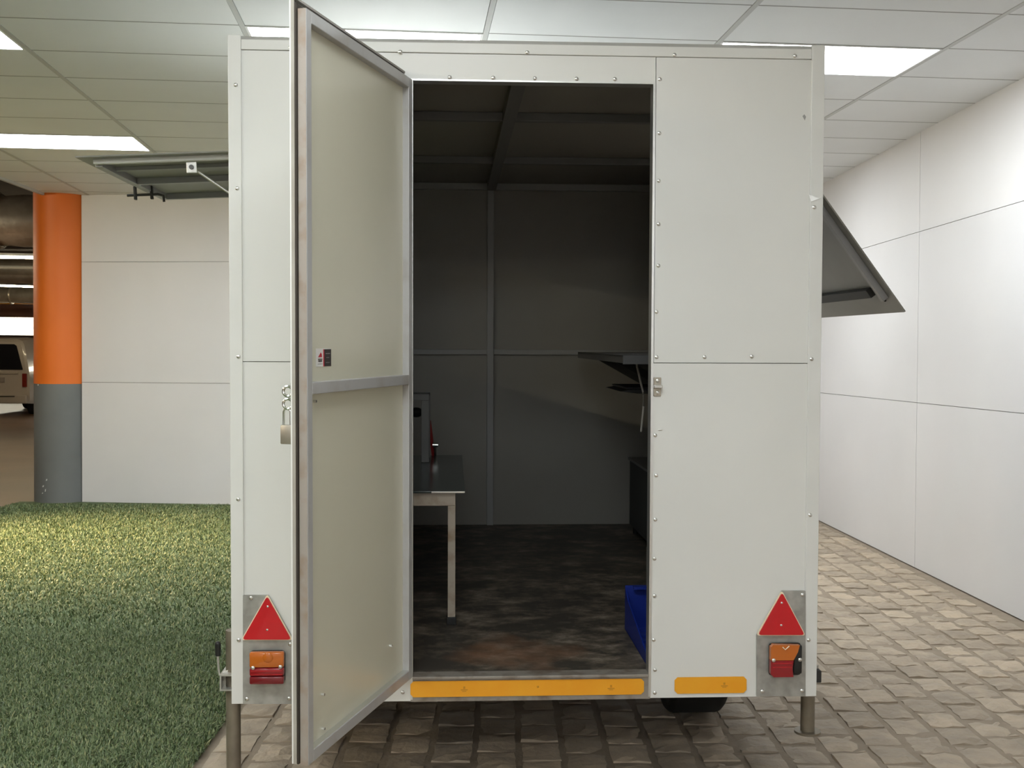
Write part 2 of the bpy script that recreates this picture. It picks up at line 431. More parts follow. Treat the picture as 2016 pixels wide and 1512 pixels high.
light_labels = {(-3, 0): 'ceiling light panel cut off by the top left corner of the photo',
                (-1, 0): 'ceiling light panel above the trailer, behind the open door top',
                (1, 0): 'ceiling light panel above the top right corner of the trailer',
                (-3, 5): 'ceiling light panel above the raised side hatch and orange column'}
for r_, wh in ((5, 'hidden behind the trailer'), (-7, 'just out of the picture above'), (-12, 'over the camera'), (-17, 'behind the camera')):
    for c_, sd in ((-3, 'left'), (-1, 'middle'), (1, 'right')):
        light_labels.setdefault((c_, r_), 'ceiling light panel %s, in the %s column of lights' % (wh, sd))
for c in range(-5, 4):
    for r in range(-20, 12):
        va, wa = V0 + c * COLP, W0 + r * ROWP
        g = .0055
        q = [gp(va + .0155, wa + g), gp(va + COLP - .0155, wa + g), gp(va + COLP - .0155, wa + ROWP - g), gp(va + .0155, wa + ROWP - g)]
        full = clip(q, HALF)
        if not full: continue
        if (c, r) in lights:
            ctr = gp(va + COLP / 2, wa + ROWP / 2)
            t = thing('ceiling_light', light_labels[c, r], 'ceiling light', 'recessed LED ceiling panels')
            t.location = (ctr.x, ctr.y, ZC); t.rotation_euler = (0, 0, GY)
            a, b = COLP / 2 - .012, ROWP / 2 - .006
            fr = MB(); fw = .012
            fr.box(-a, a, -b, -b + fw, 0, .02).box(-a, a, b - fw, b, 0, .02).box(-a, -a + fw, -b + fw, b - fw, 0, .02).box(a - fw, a, -b + fw, b - fw, 0, .02)
            fr.build('frame', 'lightframe', t)
            MB().box(-a + fw, a - fw, -b + fw, b - fw, .006, .012).build('diffuser', 'diffuser', t)
            continue
        MB().prism([(p.x, p.y, ZC + .004) for p in full], (0, 0, .016)).build('ceiling_tile', 'tile', ceil)
for c in range(-5, 5):
    va = V0 + c * COLP
    q = clip([gp(va - .013, -8), gp(va + .013, -8), gp(va + .013, 13), gp(va - .013, 13)], HALF)
    if q: MB().prism([(p.x, p.y, ZC + .001) for p in q], (0, 0, .012)).build('grid_runner', 'tbar', ceil)
for r in range(-20, 13):
    wa = W0 + r * ROWP
    for c in range(-5, 4):
        va = V0 + c * COLP
        q = clip([gp(va + .0155, wa - .005), gp(va + COLP - .0155, wa - .005), gp(va + COLP - .0155, wa + .005), gp(va + .0155, wa + .005)], HALF)
        if q: MB().prism([(p.x, p.y, ZC + .0032) for p in q], (0, 0, .012)).build('cross_tee', 'tee', ceil)
MB().box(XL - .03, XL, YB, 11.3, ZC - .02, ZC + .12).build('edge_trim', 'tbar', ceil)

# right wall: boards with open joints
JZ = (0.0, 1.178, 2.393, ZC + .1)
wr = struct(MB().box(XR + .012, XR + .25, YB - .2, 12.0, -.05, ZS).build('wall_right', 'board_back'), 'white boarded wall right of the trailer', 'wall')
k = 7.905 - 2.44 * 6
while k < BWC.y:
    for z0, z1 in zip(JZ, JZ[1:]):
        y0, y1 = max(k + .003, YB), min(k + 2.44 - .003, BWC.y)
        if y1 > y0:
            MB().box(XR, XR + .014, y0, y1, z0 + (.002 if z0 else .0), z1 - .002).build('wall_panel', 'board', wr)
    k += 2.44
# far wall
wb = struct(link('wall_back', MB().box(-.02, tR + .3, .012, .16, -.05, ZC + .15).mesh('wall_back', 'board_back')), 'white boarded wall at the end of the bay', 'wall')
wb.location = (BW0.x, BW0.y, 0); wb.rotation_euler = (0, 0, math.atan2(bdir.y, bdir.x))
JB = (0.0, 1.212, 2.425, ZC + .1)
for x0 in np.arange(0, tR, 2.44):
    for z0, z1 in zip(JB, JB[1:]):
        MB().box(x0 + .002, min(x0 + 2.438, tR), 0, .014, z0 + (.002 if z0 else 0), z1 - .002).build('wall_panel', 'board', wb)

# round column
ct = thing('round_column', 'round concrete column painted orange above and dark grey below', 'column')
ct.location = (-4.375, 11.51, 0)
R = .272
MB().cyl((0, 0, -.02), (0, 0, 1.195), R, n=48).build('grey_base', 'grey', ct, True)
MB().cyl((0, 0, 1.195), (0, 0, ZS), R * 1.004, n=48).build('orange_shaft', 'orange', ct, True)
for a, z, w, h in ((-1.95, .17, .02, .022), (-1.85, .13, .012, .03), (-1.80, .235, .016, .02), (-1.98, .10, .016, .014)):
    p = Vector((R * math.cos(a), R * math.sin(a), z))
    t = Vector((-math.sin(a), math.cos(a), 0)) * w / 2
    nrm = Vector((math.cos(a), math.sin(a), 0))
    MB().prism([p - t - nrm * .004 + Vector((0, 0, -h / 2)), p + t * .6 - nrm * .004 + Vector((0, 0, -h / 3)), p + t - nrm * .004 + Vector((0, 0, h / 2)), p - t * .4 - nrm * .004 + Vector((0, 0, h / 3))], nrm * .005).build('chip', 'chip', ct)

# parking hall around and behind the bay
gf = struct(MB().box(XG0, XG1, YB - 1, YG1 + 6, -.3, -.025).build('floor_garage', 'garage_floor'), 'shiny brown floor of the parking hall behind the column', 'floor')
struct(MB().box(XG0, XG1, YB - 1, YG1 + .4, ZS, ZS + .3).build('ceiling_garage', 'slab'), 'dark concrete slab over the parking hall', 'ceiling')
struct(MB().box(XG0 - .3, XG0, YB - 1, YG1, -.3, ZS + .3).build('wall_left', 'garage_wall'), 'dark brown side wall of the parking hall', 'wall')
struct(MB().box(XG0, XG1, YB - .3, YB, -.3, ZS + .3).build('wall_front', 'board'), 'wall behind the camera', 'wall')
struct(MB().box(XG1 - .2, XG1, 11.9, YG1, -.3, ZS + .3).build('wall_garage_right', 'garage_wall'), 'far right wall of the parking hall', 'wall')
zb0, zb1 = 2.26, 2.92
gw = struct(MB().box(XG0, XG1, YG1, YG1 + .3, -.3, zb0).build('wall_garage_back', 'garage_wall'), 'brown parapet wall below the bright daylight opening', 'wall')
hd = MB().box(XG0, XG1, YG1, YG1 + .3, zb1, ZS + .3).build('header_beam', 'garage_beam', gw)
for yy, zz, hh in ((33, 3.35, .5), (24, 3.75, .4)):
    struct(MB().box(XG0, -2.0, yy, yy + .5, zz, ZS).build('trim_1', 'garage_beam' if yy > 30 else 'slab'), 'downstand beam under the parking hall slab', 'beam')

# ducts, pipes and tube lights in the hall
def duct(y, z, r, label, x0=-16, x1=-2.0, rings=True):
    d = thing('foil_duct', label, 'duct', 'foil wrapped ducts in the parking hall'); d.location = (x0, y, z)
    m = MB(); n = 36; L = x1 - x0; R0 = random.Random(int(y))
    ringsv = []
    for i in range(n * 2 + 1):
        xx = L * i / (n * 2); rr = r * (1 + R0.uniform(-.04, .04))
        ringsv.append([m.bm.verts.new((xx, rr * math.cos(t) * (1 + R0.uniform(-.02, .02)), rr * math.sin(t) * (1 + R0.uniform(-.02, .02)))) for t in np.linspace(0, 2 * math.pi, 20, endpoint=False)])
    for a, b in zip(ringsv, ringsv[1:]):
        for q in range(20): m.bm.faces.new((a[q], a[(q + 1) % 20], b[(q + 1) % 20], b[q]))
    m.build('jacket', 'foil', d, True)
    for xx in np.arange(.6, L, 1.1):
        MB().torus((xx, 0, 0), r * 1.02, .03, 'X', 20, 6).build('strap', 'foil', d, True)
    return d
duct(15.2, 3.29, .34, 'large foil wrapped duct nearest the ceiling beside the orange column')
duct(22.0, 3.13, .24, 'middle foil wrapped duct under the parking hall slab')
duct(28.5, 3.02, .21, 'lowest crinkled foil duct farthest back in the parking hall')
def tube_light(x0, y0, x1, y1, z, label, m='hall_tube'):
    t = thing('tube_light', label, 'tube light', 'warm tube lights in the parking hall'); t.location = (x0, y0, z)
    d = Vector((x1 - x0, y1 - y0, 0))
    MB().cyl((0, 0, 0), d, .018, n=10).build('tube', m, t)
    nrm = Vector((-d.y, d.x, 0)).normalized() * .045
    MB().prism([-nrm + Vector((0, 0, .025)), d - nrm + Vector((0, 0, .025)), d + nrm + Vector((0, 0, .025)), nrm + Vector((0, 0, .025))], (0, 0, .04)).build('housing', 'tube', t)
    for s in (.15, .85):
        MB().cyl(d * s + Vector((0, 0, .07)), d * s + Vector((0, 0, ZS - z)), .008, n=6).build('hanger', 'chassis', t)
tube_light(-9.5, 17.6, -6.2, 18.0, 3.03, 'warm tube light just below the largest foil duct')
tube_light(-12.0, 24.5, -8.0, 26.4, 3.03, 'warm tube light slanting between the two far foil ducts')
tube_light(-9.6, 13.4, -8.0, 13.4, 2.75, 'unseen warm tube light added to brighten the largest foil duct', 'tube_light')  # added out of view so the foil ducts catch more light
tube_light(-16.5, 30.0, -13.5, 30.0, 3.2, 'warm tube light deep in the hall over the van')
for k_, yy_ in enumerate((-1.0, 2.0, 8.0)):
    tube_light(-6.0, yy_ - .75, -6.0, yy_ + .75, 3.0, 'warm tube light beside the open left side of the bay, %s' % ('nearest the camera', 'middle one of three', 'nearest the column')[k_], 'tube_light')
pp = MB().path([(-16, 19.0, 3.0), (-2.0, 19.3, 2.96)], .035); tag(pp.build('service_pipe', 'zinc', None, True), 'thin pale pipe running below the largest foil duct', 'pipe')
pp = MB().path([(-20, 36.0, 3.18), (-2.0, 36.3, 3.18)], .05); tag(pp.build('service_pipe', 'orange_tape', None, True), 'yellowish pipe in front of the pinkish garage beam', 'pipe')

# parked van
vr = onz(57, 816); VW = 1.72
van = thing('parked_van', 'white van seen from behind, parked in the hall left of the orange column', 'van')
van.location = (vr.x - VW / 2, vr.y, -.025)
sec = [(0, .34, .80, 1.86, .62), (.05, .30, .86, 1.93, .66), (.5, .28, .86, 1.98, .70), (3.0, .28, .86, 1.98, .70), (3.7, .28, .86, 1.72, .66), (4.5, .30, .85, 1.10, .76), (4.75, .36, .78, .95, .72)]
m = MB(); rings = []
for (yy, zb, hw, zt, tw) in sec:
    zm = min(1.12, zt - .06)
    prof = [(hw * .94, zb), (hw, zb + .12), (hw, zm - .12), (hw * .985, zm), (tw + .07, zt - .14), (tw + .01, zt - .04), (tw - .10, zt)]
    pts = prof + [(-x, z) for x, z in reversed(prof)]
    rings.append([m.bm.verts.new((x, yy, z)) for x, z in pts])
for a, b in zip(rings, rings[1:]):
    for q in range(len(a)): m.bm.faces.new((a[q], a[(q + 1) % len(a)], b[(q + 1) % len(b)], b[q]))
m.bm.faces.new(rings[0]); m.bm.faces.new(rings[-1][::-1])
body = m.build('body', 'van', van, True)
MB().prism([(.72, -.012, 1.16), (.56, .0, 1.76), (.50, .0, 1.80), (-.50, .0, 1.80), (-.56, .0, 1.76), (-.72, -.012, 1.16)], (0, -.02, 0)).build('rear_window', 'van_glass', van)
MB().box(-.60, .60, -.04, .0, 1.05, 1.10, .01).build('tailgate_trim', 'van', van)
MB().box(-.27, .27, -.025, .0, .84, .96).build('number_plate', 'plate', van)
for s in (-1, 1):
    MB().box(s * .70, s * .815, -.03, .12, .72, 1.06, .01).build('tail_light', 'van_light', van)
    for yy in (.75, 3.9):
        w = MB().cyl((s * .62, yy, .32), (s * .82, yy, .32), .32, n=28).build('wheel', 'rubber', van, True)
        MB().cyl((s * .81, yy, .32), (s * .835, yy, .32), .2, n=20).build('rim', 'zinc', w, True)
    MB().prism([(s * .868, .7, 1.22), (s * .868, 2.9, 1.22), (s * .80, 2.9, 1.72), (s * .80, .7, 1.72)], (s * -.03, 0, 0)).build('side_window', 'van_glass', van)
MB().box(-.84, .84, -.10, .05, .30, .52, .03).build('bumper', 'van', van)
MB().box(-.55, .55, -.11, -.08, .47, .50).build('bumper_strip', 'chrome', van)

# security mirror by the column
cmr = MB().ball((-.22, .62, 1.78), .10, (.55, 1, 1.35), 16).build('convex_mirror', 'black', ct, True); cmr['label'] = 'dark rounded mirror back'
MB().cyl((-.22, .62, 1.78), (-.08, .2, 1.78), .015, n=8).build('bracket', 'black', cmr)

# warm lamp hanging over the turf at the open side of the bay
dl = thing('pendant_lamp', 'warm lamp hanging at the open left side of the bay', 'lamp'); dl.location = (-4.85, 8.3, 2.75)
MB().cyl((0, 0, 0), (0, 0, .16), .12, .05, n=24, cap=False).build('shade', 'black', dl, True)
MB().cyl((0, 0, .16), (0, 0, ZS - 2.75), .008, n=6).build('cord', 'black', dl)
MB().ball((0, 0, .05), .045).build('bulb', 'downlight', dl, True)
sl = bpy.data.lights.new('pendant_beam', 'SPOT'); sl.energy = 620; sl.color = (1.0, .70, .34); sl.spot_size = math.radians(80); sl.spot_blend = .9; sl.shadow_soft_size = .06
so = link('pendant_beam', sl, dl, (0, 0, -.02)); so.rotation_euler = (math.radians(4), math.radians(-26), 0)

# ================================================================== THE TRAILER
TW, TH, TL = 1.95, 2.1705, 3.12
T = Matrix.Translation((-.8438, 3.6816, .3285)) @ Matrix.Rotation(.033, 4, 'Z') @ Matrix.Rotation(.0143, 4, 'X') @ Matrix.Rotation(-.0032, 4, 'Y')
TI = T.inverted(); TCAM = TI @ CAM; TR3 = TI.to_3x3()
def tp(x, y, ply=0.0):
    """pixel -> trailer coordinates on the plane y = ply (0 = rear face)"""
    d = TR3 @ ray(x, y); return TCAM + d * ((ply - TCAM.y) / d.y)
def tpx(x, y, plx):
    d = TR3 @ ray(x, y); return TCAM + d * ((plx - TCAM.x) / d.x)
def tpz(x, y, plz):
    d = TR3 @ ray(x, y); return TCAM + d * ((plz - TCAM.z) / d.z)
tr = thing('food_trailer', 'white box food trailer with its rear door standing open', 'trailer', mtx=T)
HX, JX, DZ, SZ = .588, 1.385, 2.052, .082         # hinge side, jamb side, door head, floor level
zs = tp(530, 712).z; zs2 = tp(1440, 715).z
TRW = .042
RIV = MB(); RIV.ball((0, 0, 0), .0068, (1, .55, 1), 10)
RIV = RIV.mesh('rivet', 'rivet', True)
def rivet(parent, px, py, ply=-.004, s=1.0):
    p = tp(px, py, ply); o = link('rivet', RIV, parent, p); o.scale = (s, s, s); return o
# skin of the rear face
E_ = .03
lu = MB().box(.012, HX, 0, E_, zs + .0012, TH - .035).build('rear_panel', 'white', tr); lu['label'] = 'upper left white panel of the rear face'
ll = MB().box(.012, HX, 0, E_, 0, zs - .0012).build('rear_panel', 'white', tr); ll['label'] = 'lower left white panel of the rear face'
hdp = MB().box(HX, JX + .004, 0, E_, DZ, TH - .035).build('door_header', 'white', tr)
ru = MB().box(JX + .006, TW - .012, 0, E_, zs2 + .0012, TH - .035).build('rear_panel', 'white', tr); ru['label'] = 'upper right white panel of the rear face'
rl = MB().box(JX, TW - .012, 0, E_, 0, zs2 - .0012).build('rear_panel', 'white', tr); rl['label'] = 'lower right white panel of the rear face'
MB().box(JX - .004, JX + .004, -.003, .05, .005, DZ).build('door_jamb', 'alu', tr)
MB().box(HX - .004, HX + .003, -.003, .05, .005, DZ).build('door_jamb', 'alu', tr)
MB().box(HX, JX, -.002, .05, DZ - .005, DZ).build('door_jamb', 'alu', tr)
# corner and top trims
tl_ = MB().box(-.004, TRW - .004, -.007, .03, 0, TH + .012, .002).build('corner_trim', 'trim', tr)
trr = MB().box(TW - TRW + .002, TW + .004, -.007, .03, 0, TH + .012, .002).build('corner_trim', 'trim', tr)
tt = MB().box(TRW - .004, TW - TRW + .002, -.006, .03, TH - .034, TH - .001, .002).build('top_trim', 'trim', tr)
for p in ((464, 167), (467, 371), (469.5, 702), (469, 983), (470, 1260)): rivet(tl_, *p, -.008)
for p in ((1603, 408), (1598, 707), (1595, 1014), (1592, 1260)): rivet(trr, *p, -.008)
for p in ((572, 93), (788, 102), (1038, 103), (1328, 108), (1565, 110)): rivet(tt, *p, -.007)
for p in ((885, 152), (971, 153), (1053, 154), (1135, 155), (1210.5, 155.5)): rivet(hdp, *p, -.003)
for p in ((1299, 156), (1298, 262), (1297, 356), (1296.5, 441), (1296, 523), (1292.5, 614), (1292.5, 703), (1387, 703), (1480, 702)): rivet(ru, *p, -.001)
for p in ((1290, 857), (1292, 936), (1290, 1023), (1288.5, 1100), (1288.5, 1173), (1287, 1260), (1289.5, 1319), (1289, 1364)): rivet(rl, *p, -.001)
for x, z in ((HX - .03, .03), (HX - .03, .25)):
    link('rivet', RIV, ll, (x, -.001, z))
# bent top of the right corner and a small scuff
p = tp(1603.5, 394, -.008)
MB().prism([p + Vector((-.02, 0, .02)), p + Vector((.015, -.003, .005)), p + Vector((-.012, -.001, -.006))], (0, .002, 0)).build('dent', 'alu', trr)
p = tp(1583.5, 231, -.0015)
MB().prism([p + Vector((-.006, 0, .004)), p + Vector((.0, 0, .010)), p + Vector((.006, 0, .002)), p + Vector((.002, 0, -.010))], (0, .002, 0)).build('scuff', 'scratch', ru)
p = tp(1300, 846, -.001)
MB().ball(p, .009, (1.0, .12, .35), 10).build('dent', 'alu', rl, True)

# side walls with hatch openings, front wall, roof, floor
LN = 1.15; LF = 2.28; RN = .75; RF = 1.95        # hatch openings along the length
lo = tp(183, 319, LN); li = tp(453, 309, LN)
ldir = (li - lo).normalized(); lh = lo + ldir * ((0 - lo.x) / ldir.x)     # hinge line of the left hatch
ro = tp(1774, 616, RN); ri = tp(1621, 399, RN)
rdir = (ri - ro).normalized(); rh = ro + rdir * ((TW - ro.x) / rdir.x)
LW, RWD = (lo - lh).length, (ro - rh).length
def side_wall(x0, x1, n, f, zt, zb):
    m = MB()
    m.box(x0, x1, .03, TL, .0, zb).box(x0, x1, .03, TL, zt, TH - .002).box(x0, x1, .03, n, zb, zt).box(x0, x1, f, TL, zb, zt)
    return m
ZTL, ZTR = min(lh.z, TH - .08), min(rh.z, TH - .08)
ZBL, ZBR = ZTL - LW * .97, ZTR - RWD * .97
side_wall(0, .012, LN, LF, ZTL, ZBL).build('side_wall', 'white', tr)
side_wall(TW - .012, TW, RN, RF, ZTR, ZBR).build('side_wall', 'white', tr)
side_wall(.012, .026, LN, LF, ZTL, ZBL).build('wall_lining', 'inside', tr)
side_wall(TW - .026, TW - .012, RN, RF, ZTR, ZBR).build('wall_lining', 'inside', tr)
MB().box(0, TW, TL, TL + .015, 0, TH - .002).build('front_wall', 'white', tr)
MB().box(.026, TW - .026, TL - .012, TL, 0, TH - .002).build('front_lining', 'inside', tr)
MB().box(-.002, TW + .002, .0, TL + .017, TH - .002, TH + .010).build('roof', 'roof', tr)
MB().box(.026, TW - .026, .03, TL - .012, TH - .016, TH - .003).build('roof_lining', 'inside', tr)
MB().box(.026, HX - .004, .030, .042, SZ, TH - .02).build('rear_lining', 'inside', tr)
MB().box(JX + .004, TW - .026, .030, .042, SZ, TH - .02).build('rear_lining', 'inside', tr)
fb = MB().box(.012, TW - .012, .03, TL, SZ - .022, SZ); fb.build('plywood_floor', 'ply', tr)
MB().box(HX + .003, JX - .004, -.012, .05, SZ - .008, SZ + .002, .002).build('sill_edge', 'sill', tr)
sill = MB().box(HX - .004, JX + .002, -.002, .03, -.002, SZ - .006).build('door_sill', 'sill', tr)
# interior frame tubes
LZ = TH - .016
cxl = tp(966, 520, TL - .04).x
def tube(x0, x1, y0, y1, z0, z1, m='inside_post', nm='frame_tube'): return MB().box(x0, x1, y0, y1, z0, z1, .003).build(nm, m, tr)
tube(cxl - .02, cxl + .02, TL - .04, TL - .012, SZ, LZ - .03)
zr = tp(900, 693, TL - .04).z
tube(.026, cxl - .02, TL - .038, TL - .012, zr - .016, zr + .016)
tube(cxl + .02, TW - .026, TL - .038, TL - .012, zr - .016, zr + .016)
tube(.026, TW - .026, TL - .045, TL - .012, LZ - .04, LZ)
for px, py in ((1000, 232), (1000, 317)):
    q = tpz(px, py, LZ - .02)
    tube(.026, TW - .026, q.y - .018, q.y + .018, LZ - .036, LZ, 'inside_beam')
a = tpz(1018, 172, LZ - .03); b = tpz(968, 368, LZ - .03)
d = (b - a); a = a - d * ((a.y - .06) / d.y); a.z = b.z = LZ
MB().prism([a + Vector((-.026, 0, -.045)), a + Vector((.026, 0, -.045)), a + Vector((.026, 0, -.001)), a + Vector((-.026, 0, -.001))], (b.x - a.x, TL - .05 - a.y, 0)).build('roof_beam', 'inside_beam', tr)
for yy in (.9, 2.2):
    tube(.026, .056, yy - .015 if yy < 1 else LF + .02, yy + .015 if yy < 1 else LF + .05, SZ, LZ - .036)
# chassis
for x in (.52, 1.40):
    MB().box(x - .03, x + .03, .05, TL, -.002, SZ - .022).build('chassis_rail', 'chassis', tr)
for yy in (.12, 1.6, 3.0):
    MB().box(.02, TW - .02, yy - .03, yy + .03, 0.0, SZ - .022).build('chassis_cross_member', 'chassis', tr)
wy = .91
zg = -.3285 - .0143 * wy - .003
MB().cyl((.3, wy, zg + .285), (1.62, wy, zg + .285), .035, n=14).build('axle', 'chassis', tr, True)
wxr = tp(1357, 1395, wy).x
for wx in (wxr, TW - wxr):
    m = MB(); m.cyl((wx - .082, wy, zg + .285), (wx + .082, wy, zg + .285), .283, n=48)
    for xx in (-.082, .082): m.torus((wx + xx, wy, zg + .285), .250, .033, 'X', 48, 12)
    w = m.build('wheel', 'rubber', tr, True)
    MB().cyl((wx - .09, wy, zg + .285), (wx + .112, wy, zg + .285), .17, n=28).build('rim', 'zinc', w, True)
    MB().box(wx - .13, wx + .13, wy - .33, wy + .33, SZ, SZ + .20).build('wheel_arch', 'inside', tr)
MB().prism([(.52, TL, -.04), (1.40, TL, -.04), (1.02, TL + 1.1, -.04), (.92, TL + 1.1, -.04)], (0, 0, .06)).build('drawbar', 'chassis', tr)
MB().cyl((.97, TL + 1.0, zg), (.97, TL + 1.0, .25), .03, n=14).build('jockey_leg', 'leg', tr, True)

# orange reflective tape
def tape(x0, y0, x1, y1, ply, label):
    a, b = tp(x0, y1, ply), tp(x1, y0, ply); c = .010
    pts = [(a.x + c, ply, a.z), (b.x - c, ply, a.z), (b.x, ply, a.z + c), (b.x, ply, b.z - c), (b.x - c, ply, b.z), (a.x + c, ply, b.z), (a.x, ply, b.z - c), (a.x, ply, a.z + c)]
    o = MB().prism(pts, (0, .002, 0)).build('reflective_tape', 'orange_tape', tr); o['label'] = label
    return o
def emblem(parent, px, py, ply):
    p = tp(px, py, ply); s = .0032
    for (x0, x1, z0, z1) in ((-1, 1, 1.0, 3.4), (-3.6, 3.6, -.6, .3), (-2.2, 2.2, -2.0, -1.4)):
        MB().box(p.x + x0 * s, p.x + x1 * s, ply - .0006, ply + .001, p.z + z0 * s, p.z + z1 * s).build('printed_mark', 'tape_mark', parent)
tp1 = tape(808, 1336, 1268, 1373, -.005, 'long orange reflective tape across the door sill')
tp2 = tape(1328, 1332, 1470, 1366, -.004, 'short orange reflective tape on the lower right panel')
emblem(tp1, 914, 1358, -.0055); emblem(tp1, 1203, 1355, -.0055); emblem(tp2, 1426, 1350, -.0045)
p = tp(1059, 1352, -.0055); MB().ball(p, .004, (1, .4, 1), 8).build('rivet', 'tape_mark', tp1)

# lamp plates, triangles and tail lamps
def lamp_unit(side, plate_px, tri_px, lamp_px, rivs, trivs, screws):
    ply = -.010
    P = [tp(x, y, ply) for x, y in plate_px]
    pl = MB().prism(P, (0, .009, 0)).build('lamp_plate', 'galv', tr); pl['label'] = 'galvanised lamp plate at the lower %s corner' % side
    for r in rivs: rivet(pl, *r, ply - .001)
    tv = [tp(x, y, -.013) for x, y in tri_px]
    def rtri(vs, rad, y0, dy, nm, m, par):
        out = []
        for i in range(3):
            v, a, b = vs[i], vs[i - 1], vs[(i + 1) % 3]
            da, db = (a - v).normalized(), (b - v).normalized()
            p0, p1 = v + da * rad, v + db * rad
            for t in (0, .25, .5, .75, 1):
                out.append((p0 * (1 - t) + v * t) * (1 - t) + (v * (1 - t) + p1 * t) * t)
        return MB().prism([Vector((q.x, y0, q.z)) for q in out], (0, dy, 0)).build(nm, m, par)
    bo = rtri(tv, .012, -.016, .006, 'triangle_reflector', 'cream', tr); bo['label'] = 'red warning triangle at the lower %s corner' % side
    c = (tv[0] + tv[1] + tv[2]) / 3
    rtri([c + (v - c) * .94 for v in tv], .012, -.020, .005, 'red_face', 'red', bo)
    for r in trivs: link('rivet', RIV, bo, tp(*r, -.0200)).scale = (.6, .6, .6)
    x0, y0, x1, y1 = lamp_px
    a, b = tp(x0, y1, -.03), tp(x1, y0, -.03)
    bs = MB().box(a.x - .001, b.x + .001, -.030, -.0105, a.z - .001, b.z + .001, .010).build('tail_lamp', 'black', tr, True); bs['label'] = 'tail lamp at the lower %s corner' % side
    h = b.z - a.z
    brk = side == 'right'
    xr = b.x if not brk else a.x + (b.x - a.x) * .72
    zm = a.z + h * .52
    def lens(z0, z1, nm, m, xe):
        MB().box(a.x, xe, -.044, -.020, z0, z1, .006).build(nm, m, bs, True)
    if brk:
        pts = [(a.x, 0, zm), (xr, 0, zm), (xr + .014, 0, zm + h * .25), (xr + .020, 0, b.z - .002), (a.x + .008, 0, b.z), (a.x, 0, b.z - .008)]
        MB().prism([Vector((q[0], -.044, q[2])) for q in pts], (0, .024, 0)).build('amber_lens', 'amber', bs)
        pts = [(a.x, 0, a.z + .01), (a.x + .01, 0, a.z), (xr, 0, a.z), (xr - .004, 0, a.z + h * .25), (xr, 0, zm - .001), (a.x, 0, zm - .001)]
        MB().prism([Vector((q[0], -.044, q[2])) for q in pts], (0, .024, 0)).build('red_lens', 'redlens', bs)
        MB().box(xr + .003, b.x + .002, -.036, -.021, a.z + h * .06, b.z - .004, .006).build('broken_socket', 'black', bs, True)
        MB().path([tp(1541, 1274, -.047), tp(1546, 1279, -.047), tp(1554, 1272, -.047)], .0018, 6).build('bulb_wire', 'cream', bs)
    else:
        lens(zm, b.z, 'amber_lens', 'amber', xr)
        lens(a.z + h * .26, zm - .0008, 'red_lens', 'redlens', xr)
        lens(a.z, a.z + h * .26 - .0008, 'red_lens', 'redlens2', xr)
        q = tp(527, 1295, -.046); MB().cyl((q.x, -.0445, q.z), (q.x, -.047, q.z), .017, .013, n=20).build('bulb_window', 'amber', bs, True)
    for i, s in enumerate(screws): link('screw', RIV, bs, tp(*s, -.0455 if not (brk and i == 1) else -.040))
    for zz in (.30, .42):
        MB().box(a.x + .006, xr - .006, -.0452, -.043, a.z + h * zz, a.z + h * zz + .002).build('lens_ridge', 'red', bs)
lamp_unit('left', [(478, 1386), (577, 1386), (577, 1258), (528, 1172), (478, 1172)], [(474.5, 1260), (577, 1260), (526.5, 1169)], (492, 1282, 560, 1346),
          [(494, 1177), (571, 1268), (486, 1376), (569, 1375)], [(527, 1194), (526, 1240)], [(498, 1315), (552, 1313)])
lamp_unit('right', [(1490, 1371), (1586, 1371), (1586, 1163.5), (1540, 1163.5), (1490, 1251)], [(1488.5, 1251), (1586, 1251), (1539, 1162)], (1515, 1267, 1578, 1331),
          [(1580, 1171), (1501, 1361), (1579, 1360)], [(1539, 1187), (1538, 1231)], [(1523, 1300), (1575, 1299)])

# corner steady legs
def steady(px, ply, side, foot_z):
    p = tp(px, 1400, ply); x = p.x
    s = -1 if side == 'left' else 1
    zt = tp(px, 1240, ply).z
    o = MB().cyl((x, ply, foot_z + .006), (x, ply, zt), .0245, n=24).build('steady_leg', 'leg', tr, True)
    o['label'] = '%s corner steady leg, %s' % (side, 'lowered to the floor' if side == 'left' else 'raised clear of the floor')
    MB().cyl((x, ply, foot_z), (x, ply, foot_z + .008), .046, n=28).build('foot_plate', 'leg', o, True)
    return x
XLg = steady(459.5, .13, 'left', -.3285 + .012)
XRg = steady(1590, .17, 'right', tp(1588, 1442, .17).z)
a, b = tp(435, 1357, .10), tp(459, 1325, .10)
m = MB(); w = .005
x0, x1, z0, z1 = a.x, .0, a.z, b.z
m.box(x0, x1, .08, .18, z0, z0 + w).box(x0, x1, .08, .18, z1 - w, z1).box(x0, x0 + w, .08, .18, z0 + w, z1 - w)
lb = m.build('steady_bracket', 'zinc', tr)
MB().prism([(x0 + .005, .11, z1), (x1, .11, z1), (x1 - .012, .11, z1 + .020)], (0, .012, 0)).build('clamp_gusset', 'zinc', lb)
MB().path([tp(443, 1330, .11), tp(432, 1328, .11), tp(430, 1315, .11), tp(428.5, 1288, .11)], .0042).build('clamp_lever', 'zinc', lb, True)
g0, g1 = tp(429, 1291, .11), tp(429, 1268, .11)
MB().cyl(g0, g1, .009, .010, n=14).ball(g1, .010).build('lever_grip', 'black', lb, True)
a, b = tp(1600, 1343, .13), tp(1616, 1319, .13)
rb = MB().box(TW, b.x, .12, .22, a.z, b.z, .003).build('steady_bracket', 'chassis', tr)
MB().cyl((b.x - .008, .15, b.z), (b.x - .008, .15, b.z + .012), .006, n=10).build('clamp_bolt', 'zinc', rb, True)

